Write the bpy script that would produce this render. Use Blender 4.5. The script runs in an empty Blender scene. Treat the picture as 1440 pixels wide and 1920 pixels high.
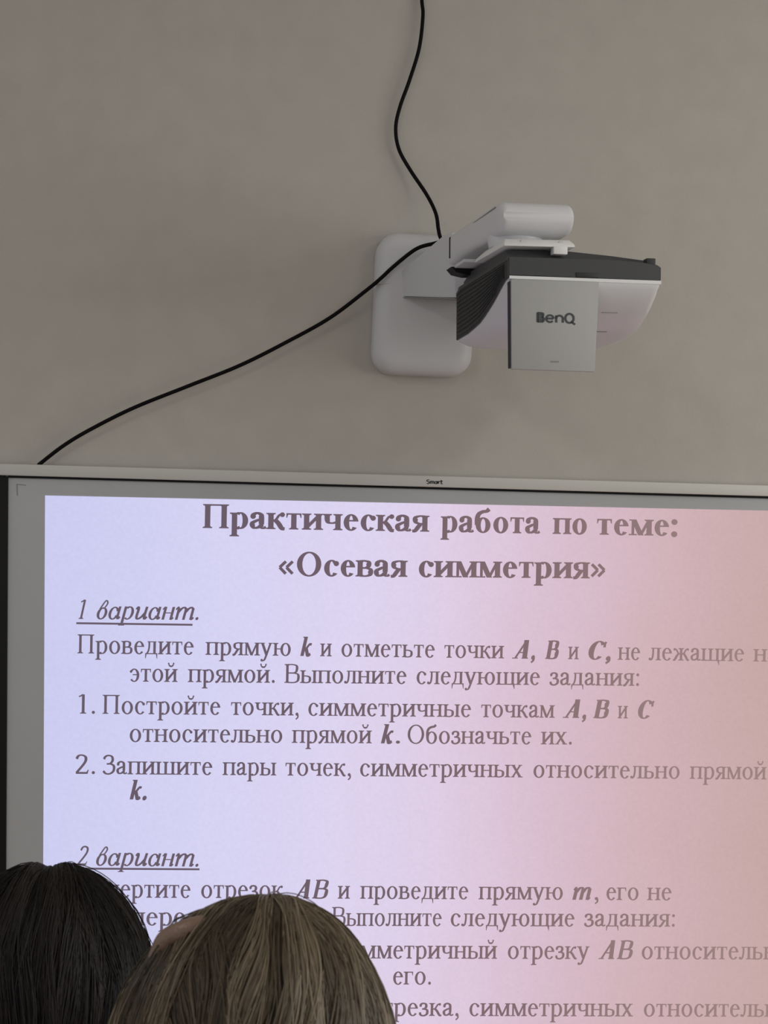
import bpy, bmesh, math, random
import numpy as np
from mathutils import Vector, Matrix

random.seed(7)
rng = np.random.default_rng(7)
scene = bpy.context.scene
COL = scene.collection

# ------------------------------------------------------------------ camera
CAM = Vector((0.0, -3.35, 1.68))
PSI, TH, RHO = math.radians(6.0), math.radians(-1.0), 0.020
fw = Vector((math.sin(PSI) * math.cos(TH), math.cos(PSI) * math.cos(TH), math.sin(TH)))
rt = fw.cross(Vector((0, 0, 1))).normalized()
up = rt.cross(fw)
rt2 = rt * math.cos(RHO) + up * math.sin(RHO)
up2 = up * math.cos(RHO) - rt * math.sin(RHO)
cd = bpy.data.cameras.new('camera')
cam = bpy.data.objects.new('camera', cd)
COL.objects.link(cam)
cam.matrix_world = Matrix(((rt2.x, up2.x, -fw.x, CAM.x), (rt2.y, up2.y, -fw.y, CAM.y), (rt2.z, up2.z, -fw.z, CAM.z), (0, 0, 0, 1)))
cd.sensor_fit = 'VERTICAL'
cd.sensor_height = 24.0
cd.lens = 2773.0 / 1920.0 * 24.0
cd.clip_start = 0.05
cd.dof.use_dof = True
cd.dof.focus_distance = 3.2
cd.dof.aperture_fstop = 20.0
scene.camera = cam

# ------------------------------------------------------------------ light
scene.view_settings.view_transform = 'Standard'
scene.view_settings.look = 'None'
scene.view_settings.gamma = 1.0
scene.view_settings.use_curve_mapping = False
scene.view_settings.exposure = 0.0

world = bpy.data.worlds.new('world')
scene.world = world
world.use_nodes = True
bg = world.node_tree.nodes['Background']
bg.inputs['Color'].default_value = (0.93, 0.95, 1.0, 1)
bg.inputs['Strength'].default_value = 0.52

def area(name, loc, aim, sx, sy, power, col):
    ld = bpy.data.lights.new(name, 'AREA')
    ld.shape = 'RECTANGLE'; ld.size = sx; ld.size_y = sy
    ld.energy = power; ld.color = col
    o = bpy.data.objects.new(name, ld)
    COL.objects.link(o)
    o.location = loc
    o.rotation_euler = (Vector(aim) - Vector(loc)).to_track_quat('-Z', 'Y').to_euler()
    return o
# daylight entering by the window in the right wall
area('window_daylight', (3.56, -2.1, 1.95), (0.4, -2.1, 1.75), 2.3, 1.5, 38, (1.0, 0.99, 0.96))
# fluorescent ceiling lamps of the room, over the pupils
area('ceiling_lamp_light', (2.3, -2.7, 3.34), (2.3, -2.7, 0.0), 0.5, 1.6, 19, (1.0, 0.985, 0.95))
area('ceiling_lamp_light', (-1.2, -3.2, 3.34), (-1.2, -3.2, 0.0), 0.5, 1.6, 15, (1.0, 0.985, 0.95))

# ------------------------------------------------------------------ materials
def lin(c):
    return tuple((v / 12.92 if v <= 0.04045 else ((v + 0.055) / 1.055) ** 2.4) for v in (x / 255.0 for x in c))
def mat(name, col, rough=0.6, bump=0.0, scale=200.0, var=0.0, spec=0.5, vscale=6.0):
    m = bpy.data.materials.new(name); m.use_nodes = True
    nt = m.node_tree; b = nt.nodes['Principled BSDF']
    b.inputs['Base Color'].default_value = (*col, 1)
    b.inputs['Roughness'].default_value = rough
    b.inputs['Specular IOR Level'].default_value = spec
    tc = nt.nodes.new('ShaderNodeTexCoord')
    if var:
        n = nt.nodes.new('ShaderNodeTexNoise'); n.inputs['Scale'].default_value = vscale; n.inputs['Detail'].default_value = 4
        nt.links.new(tc.outputs['Object'], n.inputs['Vector'])
        r = nt.nodes.new('ShaderNodeValToRGB')
        r.color_ramp.elements[0].position = 0.3; r.color_ramp.elements[1].position = 0.7
        r.color_ramp.elements[0].color = (*[c * (1 - var) for c in col], 1)
        r.color_ramp.elements[1].color = (*[min(1, c * (1 + var)) for c in col], 1)
        nt.links.new(n.outputs['Fac'], r.inputs['Fac']); nt.links.new(r.outputs['Color'], b.inputs['Base Color'])
    if bump:
        n2 = nt.nodes.new('ShaderNodeTexNoise'); n2.inputs['Scale'].default_value = scale; n2.inputs['Detail'].default_value = 3
        nt.links.new(tc.outputs['Object'], n2.inputs['Vector'])
        bp = nt.nodes.new('ShaderNodeBump'); bp.inputs['Strength'].default_value = bump; bp.inputs['Distance'].default_value = 0.002
        nt.links.new(n2.outputs['Fac'], bp.inputs['Height']); nt.links.new(bp.outputs['Normal'], b.inputs['Normal'])
    return m
M_wall = mat('wall_paint', (0.50, 0.473, 0.424), 0.85, 0.25, 160, 0.03, 0.2, 14)
M_side = mat('side_wall_paint', (0.58, 0.55, 0.48), 0.85, 0.1, 160)
M_floor = mat('linoleum', (0.28, 0.19, 0.12), 0.5, 0.1, 60, 0.15)
M_ceil = mat('ceiling_paint', (0.75, 0.74, 0.71), 0.9, 0.1, 80)
M_frame = mat('board_rail_aluminium', (0.60, 0.59, 0.545), 0.45, 0.05, 300)
M_black = mat('black_plastic', (0.008, 0.008, 0.008), 0.55, 0.05, 400, 0, 0.2)
M_board = mat('board_enamel', (0.47, 0.478, 0.48), 0.55, 0.05, 400, 0.015, 0.35)
M_print = mat('dark_print', (0.06, 0.06, 0.055), 0.7, 0.02)
M_mark = mat('grey_print', (0.26, 0.27, 0.25), 0.7, 0.02)
M_white = mat('white_plastic', (0.72, 0.72, 0.73), 0.36, 0.06, 500, 0.01)
M_cover = mat('light_grey_plastic', (0.42, 0.42, 0.40), 0.55, 0.06, 500, 0.01)
M_white2 = mat('matt_white_plastic', (0.64, 0.64, 0.65), 0.5, 0.06, 500, 0.01)
M_bright = mat('white_painted_metal', (0.82, 0.82, 0.80), 0.4, 0.03, 400)
M_dark = mat('charcoal_plastic', (0.050, 0.052, 0.053), 0.5, 0.15, 600, 0.04)
M_vent = mat('vent_plastic', (0.022, 0.024, 0.023), 0.55, 0.1, 500)
M_shade = mat('shade_dark', (0.025, 0.02, 0.035), 0.6, 0.02)
M_logo = mat('logo_ink', (0.055, 0.06, 0.065), 0.5, 0.02)
M_cord = mat('cord_rubber', (0.004, 0.0025, 0.0035), 0.6, 0.1, 800, 0, 0.12)
M_chair = mat('chair_plywood', (0.36, 0.20, 0.09), 0.45, 0.1, 60, 0.1)
M_metal = mat('chair_steel', (0.12, 0.12, 0.13), 0.4, 0.02)
M_skin = mat('skin', (0.55, 0.34, 0.25), 0.5, 0.15, 300, 0.05)
M_shirt = mat('dark_cloth', (0.07, 0.08, 0.11), 0.9, 0.4, 300, 0.1)
M_shirt2 = mat('grey_cloth', (0.20, 0.19, 0.19), 0.9, 0.4, 300, 0.1)
M_trouser = mat('black_cloth', (0.03, 0.03, 0.035), 0.9, 0.4, 300, 0.1)
M_eye = mat('eye', (0.6, 0.6, 0.58), 0.2, 0.02)
M_glass = mat('window_frame_paint', (0.8, 0.8, 0.78), 0.4, 0.03)

# The projected picture: light that the projector throws on the board.  The lamp's colour wheel
# leaves a lilac field on the left and a salmon field on the right of the picture itself.
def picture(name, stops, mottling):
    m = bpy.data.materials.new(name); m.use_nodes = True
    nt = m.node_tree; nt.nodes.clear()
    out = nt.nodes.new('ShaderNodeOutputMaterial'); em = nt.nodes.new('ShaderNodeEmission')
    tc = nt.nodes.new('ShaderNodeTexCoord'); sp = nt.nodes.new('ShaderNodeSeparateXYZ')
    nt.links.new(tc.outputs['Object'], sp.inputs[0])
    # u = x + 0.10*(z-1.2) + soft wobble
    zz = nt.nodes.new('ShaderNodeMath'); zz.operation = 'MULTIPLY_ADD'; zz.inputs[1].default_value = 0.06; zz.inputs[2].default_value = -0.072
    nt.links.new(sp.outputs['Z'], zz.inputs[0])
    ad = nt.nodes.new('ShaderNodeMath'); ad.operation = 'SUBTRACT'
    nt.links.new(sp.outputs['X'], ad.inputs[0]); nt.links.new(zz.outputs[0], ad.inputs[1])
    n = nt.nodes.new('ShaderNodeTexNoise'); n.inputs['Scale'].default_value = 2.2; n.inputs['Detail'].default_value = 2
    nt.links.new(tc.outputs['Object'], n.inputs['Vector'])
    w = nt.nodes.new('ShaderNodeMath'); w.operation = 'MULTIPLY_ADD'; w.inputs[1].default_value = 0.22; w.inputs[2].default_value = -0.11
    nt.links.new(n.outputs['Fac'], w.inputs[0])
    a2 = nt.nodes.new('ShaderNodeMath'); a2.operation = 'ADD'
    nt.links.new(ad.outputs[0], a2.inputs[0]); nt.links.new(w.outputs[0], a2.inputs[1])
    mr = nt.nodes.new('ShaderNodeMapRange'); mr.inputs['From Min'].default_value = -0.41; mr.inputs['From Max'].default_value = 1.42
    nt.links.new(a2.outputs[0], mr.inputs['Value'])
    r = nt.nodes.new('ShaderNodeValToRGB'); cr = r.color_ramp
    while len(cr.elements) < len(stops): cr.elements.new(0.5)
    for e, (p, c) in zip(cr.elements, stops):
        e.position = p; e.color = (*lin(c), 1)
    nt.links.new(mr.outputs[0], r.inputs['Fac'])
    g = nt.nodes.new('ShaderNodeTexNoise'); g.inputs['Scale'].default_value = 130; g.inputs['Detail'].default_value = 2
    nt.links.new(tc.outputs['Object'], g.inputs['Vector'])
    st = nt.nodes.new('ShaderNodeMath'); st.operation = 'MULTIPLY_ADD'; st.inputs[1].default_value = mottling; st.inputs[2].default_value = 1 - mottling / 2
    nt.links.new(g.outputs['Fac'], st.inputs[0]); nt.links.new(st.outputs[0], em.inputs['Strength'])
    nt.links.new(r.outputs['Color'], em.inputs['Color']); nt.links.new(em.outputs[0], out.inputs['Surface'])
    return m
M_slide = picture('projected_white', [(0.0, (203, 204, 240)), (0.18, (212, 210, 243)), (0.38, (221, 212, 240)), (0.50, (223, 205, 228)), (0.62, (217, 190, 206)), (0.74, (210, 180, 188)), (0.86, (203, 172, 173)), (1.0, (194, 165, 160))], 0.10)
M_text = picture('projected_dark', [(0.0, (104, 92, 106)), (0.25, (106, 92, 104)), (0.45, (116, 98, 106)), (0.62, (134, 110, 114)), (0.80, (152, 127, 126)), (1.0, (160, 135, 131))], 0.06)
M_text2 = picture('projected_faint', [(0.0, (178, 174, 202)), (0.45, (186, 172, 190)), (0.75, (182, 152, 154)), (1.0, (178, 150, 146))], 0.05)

# ------------------------------------------------------------------ mesh helpers
def link(name, me, m=None, parent=None, smooth=False):
    o = bpy.data.objects.new(name, me)
    COL.objects.link(o)
    if m is not None:
        for x in (m if isinstance(m, (list, tuple)) else [m]): me.materials.append(x)
    if parent is not None: o.parent = parent
    if smooth:
        for p in me.polygons: p.use_smooth = True
    return o
def from_bm(name, bm, m=None, parent=None, smooth=False, autosmooth=None):
    bmesh.ops.recalc_face_normals(bm, faces=bm.faces)
    me = bpy.data.meshes.new(name)
    bm.to_mesh(me); bm.free()
    o = link(name, me, m, parent, smooth)
    if autosmooth is not None:
        me.set_sharp_from_angle(angle=math.radians(autosmooth))
    return o
def tag(o, label=None, cat=None, group=None, kind=None):
    for k, v in (('label', label), ('category', cat), ('group', group), ('kind', kind)):
        if v: o[k] = v
    return o
def empty(name, loc, mtx=None):
    o = bpy.data.objects.new(name, None)
    COL.objects.link(o)
    o.empty_display_size = 0.05
    if mtx is not None: o.matrix_world = mtx
    else: o.location = loc
    return o
def add_hull(bm, rings, cap=True):
    """loft between equal-length point rings"""
    vs = [[bm.verts.new(p) for p in r] for r in rings]
    n = len(rings[0])
    for a, b in zip(vs, vs[1:]):
        for i in range(n):
            bm.faces.new((a[i], a[(i + 1) % n], b[(i + 1) % n], b[i]))
    if cap:
        bm.faces.new(vs[0][::-1]); bm.faces.new(vs[-1])
    return vs
def add_box(bm, x0, x1, y0, y1, z0, z1):
    add_hull(bm, [[(x0, y0, z0), (x1, y0, z0), (x1, y0, z1), (x0, y0, z1)], [(x0, y1, z0), (x1, y1, z0), (x1, y1, z1), (x0, y1, z1)]])
def bevel(bm, w, seg=3, angle=30):
    es = [e for e in bm.edges if len(e.link_faces) == 2 and e.calc_face_angle() > math.radians(angle)]
    bmesh.ops.bevel(bm, geom=es, offset=w, segments=seg, profile=0.5, affect='EDGES', clamp_overlap=True)
def box(name, x0, x1, y0, y1, z0, z1, m, parent=None, bev=0.0, seg=2):
    bm = bmesh.new(); add_box(bm, x0, x1, y0, y1, z0, z1)
    bmesh.ops.recalc_face_normals(bm, faces=bm.faces)
    if bev: bevel(bm, bev, seg)
    return from_bm(name, bm, m, parent, smooth=bool(bev), autosmooth=40 if bev else None)
def rounded_rect(w, h, r, n=8, cx=0.0, cz=0.0):
    pts = []
    for (sx, sz, a0) in ((1, 1, 0), (-1, 1, 90), (-1, -1, 180), (1, -1, 270)):
        for k in range(n + 1):
            a = math.radians(a0 + 90 * k / n)
            pts.append((cx + sx * (w / 2 - r) + r * math.cos(a), cz + sz * (h / 2 - r) + r * math.sin(a)))
    return pts
def catmull(pts, n=10):
    P = [Vector(p) for p in pts]
    Q = [P[0] * 2 - P[1]] + P + [P[-1] * 2 - P[-2]]
    out = []
    for i in range(1, len(Q) - 2):
        p0, p1, p2, p3 = Q[i - 1], Q[i], Q[i + 1], Q[i + 2]
        for k in range(n):
            t = k / n
            out.append(0.5 * ((2 * p1) + (p2 - p0) * t + (2 * p0 - 5 * p1 + 4 * p2 - p3) * t * t + (3 * p1 - p0 - 3 * p2 + p3) * t ** 3))
    out.append(P[-1].copy())
    return out
def add_tube(bm, pts, r, n=10):
    rings = []
    side = None
    for i, p in enumerate(pts):
        t = (pts[min(i + 1, len(pts) - 1)] - pts[max(i - 1, 0)]).normalized()
        if side is None: side = t.orthogonal().normalized()
        side = (side - t * side.dot(t)).normalized()
        b = t.cross(side)
        rings.append([p + (side * math.cos(2 * math.pi * k / n) + b * math.sin(2 * math.pi * k / n)) * r for k in range(n)])
    add_hull(bm, rings)

# ------------------------------------------------------------------ room shell
def shell(name, *a):
    o = box(name, *a); o['kind'] = 'structure'; return o
shell('wall_front', -3.6, 3.6, 0.0, 0.12, 0.0, 3.4, M_wall)
shell('floor', -3.6, 3.72, -6.0, 0.12, -0.1, 0.0, M_floor)
shell('ceiling', -3.6, 3.72, -6.0, 0.12, 3.4, 3.5, M_ceil)
bm = bmesh.new()
for b in ((3.6, 3.72, -6.0, 0.12, 0.0, 1.1), (3.6, 3.72, -6.0, 0.12, 2.8, 3.4), (3.6, 3.72, -6.0, -3.3, 1.1, 2.8), (3.6, 3.72, -0.9, 0.12, 1.1, 2.8)):
    add_box(bm, *b)
o = from_bm('wall_right', bm, M_side); o['kind'] = 'structure'
bm = bmesh.new()
for b in ((3.60, 3.68, -3.3, -3.24, 1.1, 2.8), (3.60, 3.68, -0.96, -0.9, 1.1, 2.8), (3.60, 3.68, -3.24, -0.96, 1.1, 1.16), (3.60, 3.68, -3.24, -0.96, 2.74, 2.8), (3.61, 3.67, -2.13, -2.07, 1.16, 2.74)):
    add_box(bm, *b)
o = from_bm('window_1', bm, M_glass); o['kind'] = 'structure'
box('baseboard_front', -3.6, 3.6, -0.015, 0.0, 0.0, 0.09, M_floor)['kind'] = 'structure'

# ------------------------------------------------------------------ serif lettering, built stroke by stroke
class Pen:
    """collects the strokes of a run of letters; units are 1/1000 em"""
    def __init__(s, S, H, T):
        s.S, s.H, s.T = S, H, T
        s.v, s.f = [], []
        s.ox = 0.0; s.k = 1.0; s.sl = 0.0
    def poly(s, pts):
        i = len(s.v)
        for x, y in pts: s.v.append((s.ox + s.k * x + s.sl * y, y))
        s.f.append(tuple(range(i, i + len(pts))))
    def rect(s, x0, y0, x1, y1): s.poly([(x0, y0), (x1, y0), (x1, y1), (x0, y1)])
    def ser(s, x, y, d, L=None, a=True, b=True):
        """slab serif at (x,y); d=+1 grows up (foot), -1 grows down (head)"""
        c = s.S / 2; L = (62 if s.S < 120 else 52) if L is None else L; t = s.T * d
        x0 = x - c - (L if a else 0); x1 = x + c + (L if b else 0)
        s.poly([(x0, y), (x1, y), (x1, y + t), (x0, y + t)])
        q = L * 0.5
        if a: s.poly([(x - c, y + t), (x - c - q, y + t), (x - c, y + t + d * q)])
        if b: s.poly([(x + c, y + t), (x + c + q, y + t), (x + c, y + t + d * q)])
    def stem(s, x, y0, y1, m='tb'):
        c = s.S / 2
        s.rect(x - c, y0, x + c, y1)
        if 'b' in m: s.ser(x, y0, 1)
        if 't' in m: s.ser(x, y1, -1)
        if 'l' in m: s.ser(x, y1, -1, b=False)
    def path(s, pts, S=None, H=None, n=7):
        S = s.S if S is None else S; H = s.H if H is None else H
        P = [Vector((a, b, 0)) for a, b in pts]
        Q = catmull(P, n) if len(P) > 2 else P
        L, R = [], []
        for i, p in enumerate(Q):
            t = (Q[min(i + 1, len(Q) - 1)] - Q[max(i - 1, 0)]).normalized()
            w = (H + (S - H) * abs(t.y) ** 1.6) / 2
            L.append((p.x - t.y * w, p.y + t.x * w)); R.append((p.x + t.y * w, p.y - t.x * w))
        for i in range(len(Q) - 1): s.poly([R[i], R[i + 1], L[i + 1], L[i]])
    def ring(s, cx, cy, rx, ry, a0=0, a1=360, n=30, S=None):
        S = s.S * 1.04 if S is None else S; H = s.H
        A = [math.radians(a0 + (a1 - a0) * i / n) for i in range(n + 1)]
        o = [(cx + rx * math.cos(a), cy + ry * math.sin(a)) for a in A]
        q = [(cx + (rx - S) * math.cos(a), cy + (ry - H) * math.sin(a)) for a in A]
        for i in range(n): s.poly([q[i], o[i], o[i + 1], q[i + 1]])
    def diag(s, x0, y0, x1, y1, w):
        s.poly([(x0 - w / 2, y0), (x0 + w / 2, y0), (x1 + w / 2, y1), (x1 - w / 2, y1)])
    def ball(s, x, y, r):
        s.poly([(x + r * math.cos(i * math.pi / 7), y + r * math.sin(i * math.pi / 7)) for i in range(14)])

X = 450
def g_a(p):
    p.path([(85, 345), (120, 405), (205, 438), (290, 400), (312, 330), (312, 130)], H=p.H * 1.3); p.ball(95, 345, p.S * .52)
    p.path([(312, 130), (318, 45), (365, 22), (430, 58)], S=p.S * .8)
    p.path([(312, 275), (180, 225), (88, 165), (85, 85), (140, 28), (230, 45), (310, 105)], H=p.H * 1.2)
def g_b(p):
    p.ring(255, 212, 212, 224); p.path([(88, 215), (85, 400), (130, 520), (230, 585), (350, 610), (420, 670)], H=p.H * 1.9)
def g_v(p):
    p.stem(112, 0, X); p.path([(112, 434), (240, 434), (335, 395), (330, 290), (250, 240), (112, 238)])
    p.path([(112, 238), (270, 236), (385, 190), (380, 65), (280, 16), (112, 16)])
def g_g(p):
    p.stem(112, 0, X); p.rect(112, X - p.T - 8, 375, X); p.poly([(375, X), (375, X - 140), (355, X - 140), (320, X - 25)])
def g_d(p):
    p.rect(20, 0, 490, p.T + 8); p.poly([(20, 0), (20, -150), (42, -150), (75, 5)]); p.poly([(490, 0), (490, -150), (468, -150), (435, 5)])
    p.rect(380 - p.S / 2, 0, 380 + p.S / 2, X); p.path([(175, 445), (172, 260), (140, 110), (75, 15)], S=p.H * 1.6); p.rect(110, X - p.T - 4, 450, X)
def g_e(p):
    p.ring(232, 222, 195, 235, 8, 322); p.rect(95, 250, 418, 250 + p.T + 8)
def g_zh(p):
    p.stem(345, 0, X)
    for q in (1, -1):
        f = lambda x: 345 + q * x
        p.path([(f(20), 225), (f(110), 270), (f(190), 390), (f(265), 430)], S=p.H * 1.6); p.ball(f(262), 405, p.S * .48)
        p.path([(f(90), 265), (f(170), 165), (f(255), 30), (f(320), 14)], S=p.S, H=p.S * .6)
def g_z(p):
    p.path([(65, 350), (110, 415), (190, 436), (275, 405), (285, 310), (210, 245), (135, 240)], H=p.H * 1.3)
    p.path([(135, 240), (230, 240), (325, 195), (320, 75), (220, 12), (110, 20), (45, 90)], H=p.H * 1.3); p.ball(78, 355, p.S * .45); p.ball(62, 88, p.S * .45)
def g_i(p):
    p.stem(112, 0, X); p.stem(423, 0, X); p.diag(112, 55, 423, X - 55, p.H * 2.6)
def g_j(p):
    g_i(p); p.path([(165, 655), (200, 570), (268, 545), (335, 570), (370, 655)], S=p.H * 1.1, H=p.S * .62); p.ball(172, 640, 32); p.ball(364, 640, 32)
def g_k(p):
    p.stem(112, 0, X); p.path([(140, 225), (240, 270), (325, 390), (410, 430)], S=p.H * 1.6); p.ball(405, 405, p.S * .48)
    p.path([(215, 262), (305, 165), (395, 30), (470, 14)], S=p.S, H=p.S * .65)
def g_l(p):
    p.stem(388, 0, X, 'b'); p.rect(388, X - p.T, 388 + p.S / 2 + 60, X); p.rect(100, X - p.T - 4, 400, X)
    p.path([(178, 440), (176, 250), (150, 90), (100, 18), (40, 25)], S=p.H * 1.7); p.ball(50, 45, p.S * .5)
def g_m(p):
    p.stem(525, 0, X); p.rect(95 - p.H * .8, 0, 95 + p.H * .8, X); p.ser(95, 0, 1, 40); p.ser(95, X, -1, 30, b=False)
    p.diag(310, 0, 110, X, p.S * 1.05); p.diag(300, 0, 520, X, p.H * 1.8)
def g_n(p):
    p.stem(112, 0, X); p.stem(423, 0, X); p.rect(112, 222, 423, 222 + p.T + 8)
def g_o(p): p.ring(250, 222, 214, 235)
def g_p(p):
    p.stem(112, 0, X); p.stem(423, 0, X); p.rect(112, X - p.T - 8, 423, X)
def g_r(p):
    p.stem(118, -217, 440, 'bl'); p.ring(275, 222, 195, 235, -128, 128); p.path([(118, 350), (170, 415), (230, 440)], S=p.H); p.path([(118, 60), (180, 8), (240, -2)], S=p.H)
def g_s(p):
    p.ring(238, 222, 200, 235, 42, 322); p.ball(362, 352, p.S * .52)
def g_t(p):
    p.stem(218, 0, X, 'b'); p.rect(22, X - p.T - 8, 414, X); p.poly([(22, X), (22, X - 130), (42, X - 130), (75, X - 25)]); p.poly([(414, X), (414, X - 130), (394, X - 130), (361, X - 25)])
def g_u(p):
    p.diag(255, 20, 85, X, p.S * 1.1); p.path([(410, X - 10), (255, 30), (180, -140), (110, -185), (60, -160)], S=p.H * 1.9); p.ball(72, -165, p.S * .5)
    p.ser(85, X, -1, 50); p.ser(410, X, -1, 30)
def g_h(p):
    p.diag(395, 0, 95, X, p.S * 1.15); p.diag(85, 0, 390, X, p.H * 1.9)
    p.ser(395, 0, 1, 45); p.ser(95, X, -1, 45); p.ser(90, 0, 1, 25); p.ser(390, X, -1, 25)
def g_ch(p):
    p.stem(392, 0, X); p.path([(112, X), (112, 300), (150, 215), (250, 195), (392, 235)]); p.ser(112, X, -1)
def g_sh(p):
    for x in (112, 385, 658): p.stem(x, 0, X, 't')
    for x in (112, 658): p.ser(x, 0, 1)
    p.rect(112, 0, 658, p.T + 8)
def g_sch(p):
    g_sh(p); p.poly([(735, 0), (735, -150), (715, -150), (650, 20)]); p.rect(650, 0, 735, p.T)
def g_y(p):
    g_soft(p); p.stem(560, 0, X)
def g_soft(p):
    p.stem(112, 0, X); p.path([(112, 248), (265, 246), (375, 195), (370, 65), (270, 16), (112, 16)])
def g_ee(p):
    p.ring(190, 222, 200, 235, -140, 140); p.rect(130, 222, 380, 222 + p.T + 8); p.ball(62, 352, p.S * .5)
def g_yu(p):
    p.stem(108, 0, X); p.ring(500, 222, 205, 235); p.rect(108, 222, 310, 222 + p.T + 8)
def g_ya(p):
    p.stem(350, 0, X); p.path([(350, 434), (205, 432), (105, 385), (110, 275), (200, 225), (350, 222)]); p.path([(240, 225), (175, 130), (95, 25), (20, 14)], S=p.S * .9, H=p.H * 1.8)
def g_P(p):
    p.stem(150, 0, 662); p.stem(572, 0, 662); p.rect(150, 662 - p.T - 10, 572, 662)
def g_V(p):
    p.stem(150, 0, 662); p.path([(150, 644), (370, 644), (510, 590), (500, 420), (390, 352), (150, 350)]); p.path([(150, 350), (400, 348), (565, 290), (560, 95), (420, 18), (150, 18)])
def g_O(p): p.ring(360, 330, 325, 346)
def g_Z(p):
    p.path([(60, 520), (120, 610), (230, 650), (360, 610), (390, 480), (300, 370), (170, 355)], H=p.H * 1.3); p.path([(170, 355), (320, 355), (440, 280), (425, 110), (290, 15), (140, 20), (40, 110)], H=p.H * 1.3)
def g_N(p):
    p.stem(150, 0, 662); p.stem(572, 0, 662); p.rect(150, 322, 572, 322 + p.T + 10)
def g_1(p):
    p.stem(265, 0, 670, 'b'); p.path([(110, 590), (180, 620), (255, 668)], S=p.H * 1.4)
def g_2(p):
    p.path([(50, 520), (110, 625), (220, 655), (345, 600), (360, 470), (270, 310), (50, 40)], H=p.H * 1.2); p.rect(30, 0, 430, 70); p.poly([(430, 0), (465, 150), (440, 150), (380, 60)])
def g_dot(p): p.ball(122, 48, 56 if p.S < 120 else 85)
def g_com(p):
    p.ball(125, 48, 58 if p.S < 120 else 82); p.path([(160, 40), (160, -60), (85, -135)], S=p.S * .6)
def g_col(p):
    g_dot(p); p.ball(122, 395, 56 if p.S < 120 else 85)
def g_lq(p):
    for x in (60, 240): p.path([(x + 165, 400), (x, 235)], S=p.S * .58, H=p.S * .58); p.path([(x, 235), (x + 165, 60)], S=p.S * .58, H=p.S * .58)
def g_rq(p):
    for x in (60, 240): p.path([(x, 400), (x + 165, 235)], S=p.S * .58, H=p.S * .58); p.path([(x + 165, 235), (x, 60)], S=p.S * .58, H=p.S * .58)
# slanted forms
def i_a(p):
    p.ring(210, 212, 190, 228, 20, 340); p.path([(385, X), (380, 120), (405, 25), (470, 90)], S=p.S * .95)
def i_v(p):
    p.path([(100, 350), (240, 640), (330, 560), (260, 400), (160, 380)], S=p.S * .6); p.ring(220, 200, 190, 215)
def i_i(p):
    p.path([(30, 350), (80, 430), (110, 350), (100, 100), (160, 20), (280, 90), (395, 260)], H=p.H * 1.2); p.path([(400, X), (385, 120), (415, 20), (485, 100)])
def i_n(p):
    p.stem(110, 0, X, ''); p.stem(400, 0, X, ''); p.rect(110, 220, 400, 255); p.path([(20, 350), (75, 435), (125, 420)], S=p.H); p.path([(385, 60), (420, 15), (480, 80)], S=p.H * 1.5)
def i_t(p):
    for x in (110, 375, 640): p.stem(x, 0, X - 40, '')
    for x in (110, 375): p.path([(x + 10, 260), (x + 110, 400), (x + 200, 430), (x + 265, 380)], H=p.H * 1.3)
    p.path([(10, 350), (70, 440), (120, 410)], S=p.H * 1.4); p.path([(640, 70), (670, 15), (730, 90)], S=p.H * 1.6)
def i_r(p):
    p.stem(110, -217, X, 'b'); p.ring(265, 222, 190, 235, -130, 130); p.path([(110, 330), (180, 420), (250, 440)], S=p.H)
def L_A(p):
    p.diag(480, 0, 400, 670, p.S * 1.25); p.diag(60, 0, 400, 640, p.H * 2.0); p.rect(170, 200, 470, 200 + p.T + 8); p.ser(490, 0, 1, 60); p.ser(60, 0, 1, 40)
def L_C(p):
    p.ring(340, 330, 300, 346, 38, 318); p.path([(570, 640), (545, 560), (560, 440)], S=p.H * 1.8)
def L_k(p):
    p.stem(112, 0, 683, 'l'); p.path([(130, 220), (230, 290), (330, 420), (410, 400)], S=p.H * 2, H=p.H * 1.6); p.path([(215, 270), (290, 120), (350, 15), (440, 80)], S=p.S, H=p.H * 1.6)
GL = {'а': (444, g_a), 'б': (509, g_b), 'в': (472, g_v), 'г': (410, g_g), 'д': (509, g_d), 'е': (444, g_e), 'ж': (691, g_zh), 'з': (395, g_z), 'и': (535, g_i),
      'й': (535, g_j), 'к': (486, g_k), 'л': (499, g_l), 'м': (633, g_m), 'н': (535, g_n), 'о': (500, g_o), 'п': (535, g_p), 'р': (500, g_r), 'с': (444, g_s),
      'т': (437, g_t), 'у': (500, g_u), 'х': (490, g_h), 'ч': (503, g_ch), 'ш': (770, g_sh), 'щ': (770, g_sch), 'ы': (672, g_y), 'ь': (456, g_soft), 'э': (429, g_ee),
      'ю': (747, g_yu), 'я': (460, g_ya), 'П': (722, g_P), 'В': (640, g_V), 'О': (722, g_O), 'З': (507, g_Z), 'Н': (722, g_N), '1': (500, g_1), '2': (500, g_2),
      '.': (250, g_dot), ',': (250, g_com), ':': (278, g_col), '«': (480, g_lq), '»': (480, g_rq)}
IT = {'а': (490, i_a), 'в': (440, i_v), 'и': (500, i_i), 'н': (500, i_n), 'т': (750, i_t), 'р': (490, i_r), '1': (480, g_1), '2': (500, g_2), '.': (250, g_dot)}
BI = {'A': (720, L_A), 'B': (650, g_V), 'C': (667, L_C), 'k': (500, L_k), 'm': (778, i_t), '.': (250, g_dot), ',': (250, g_com)}
STYLE = {'r': (GL, 98, 42, 30, 0.0), 'b': (GL, 140, 46, 34, 0.0), 'i': (IT, 98, 46, 28, 0.27), 'bi': (BI, 142, 48, 34, 0.25)}

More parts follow.
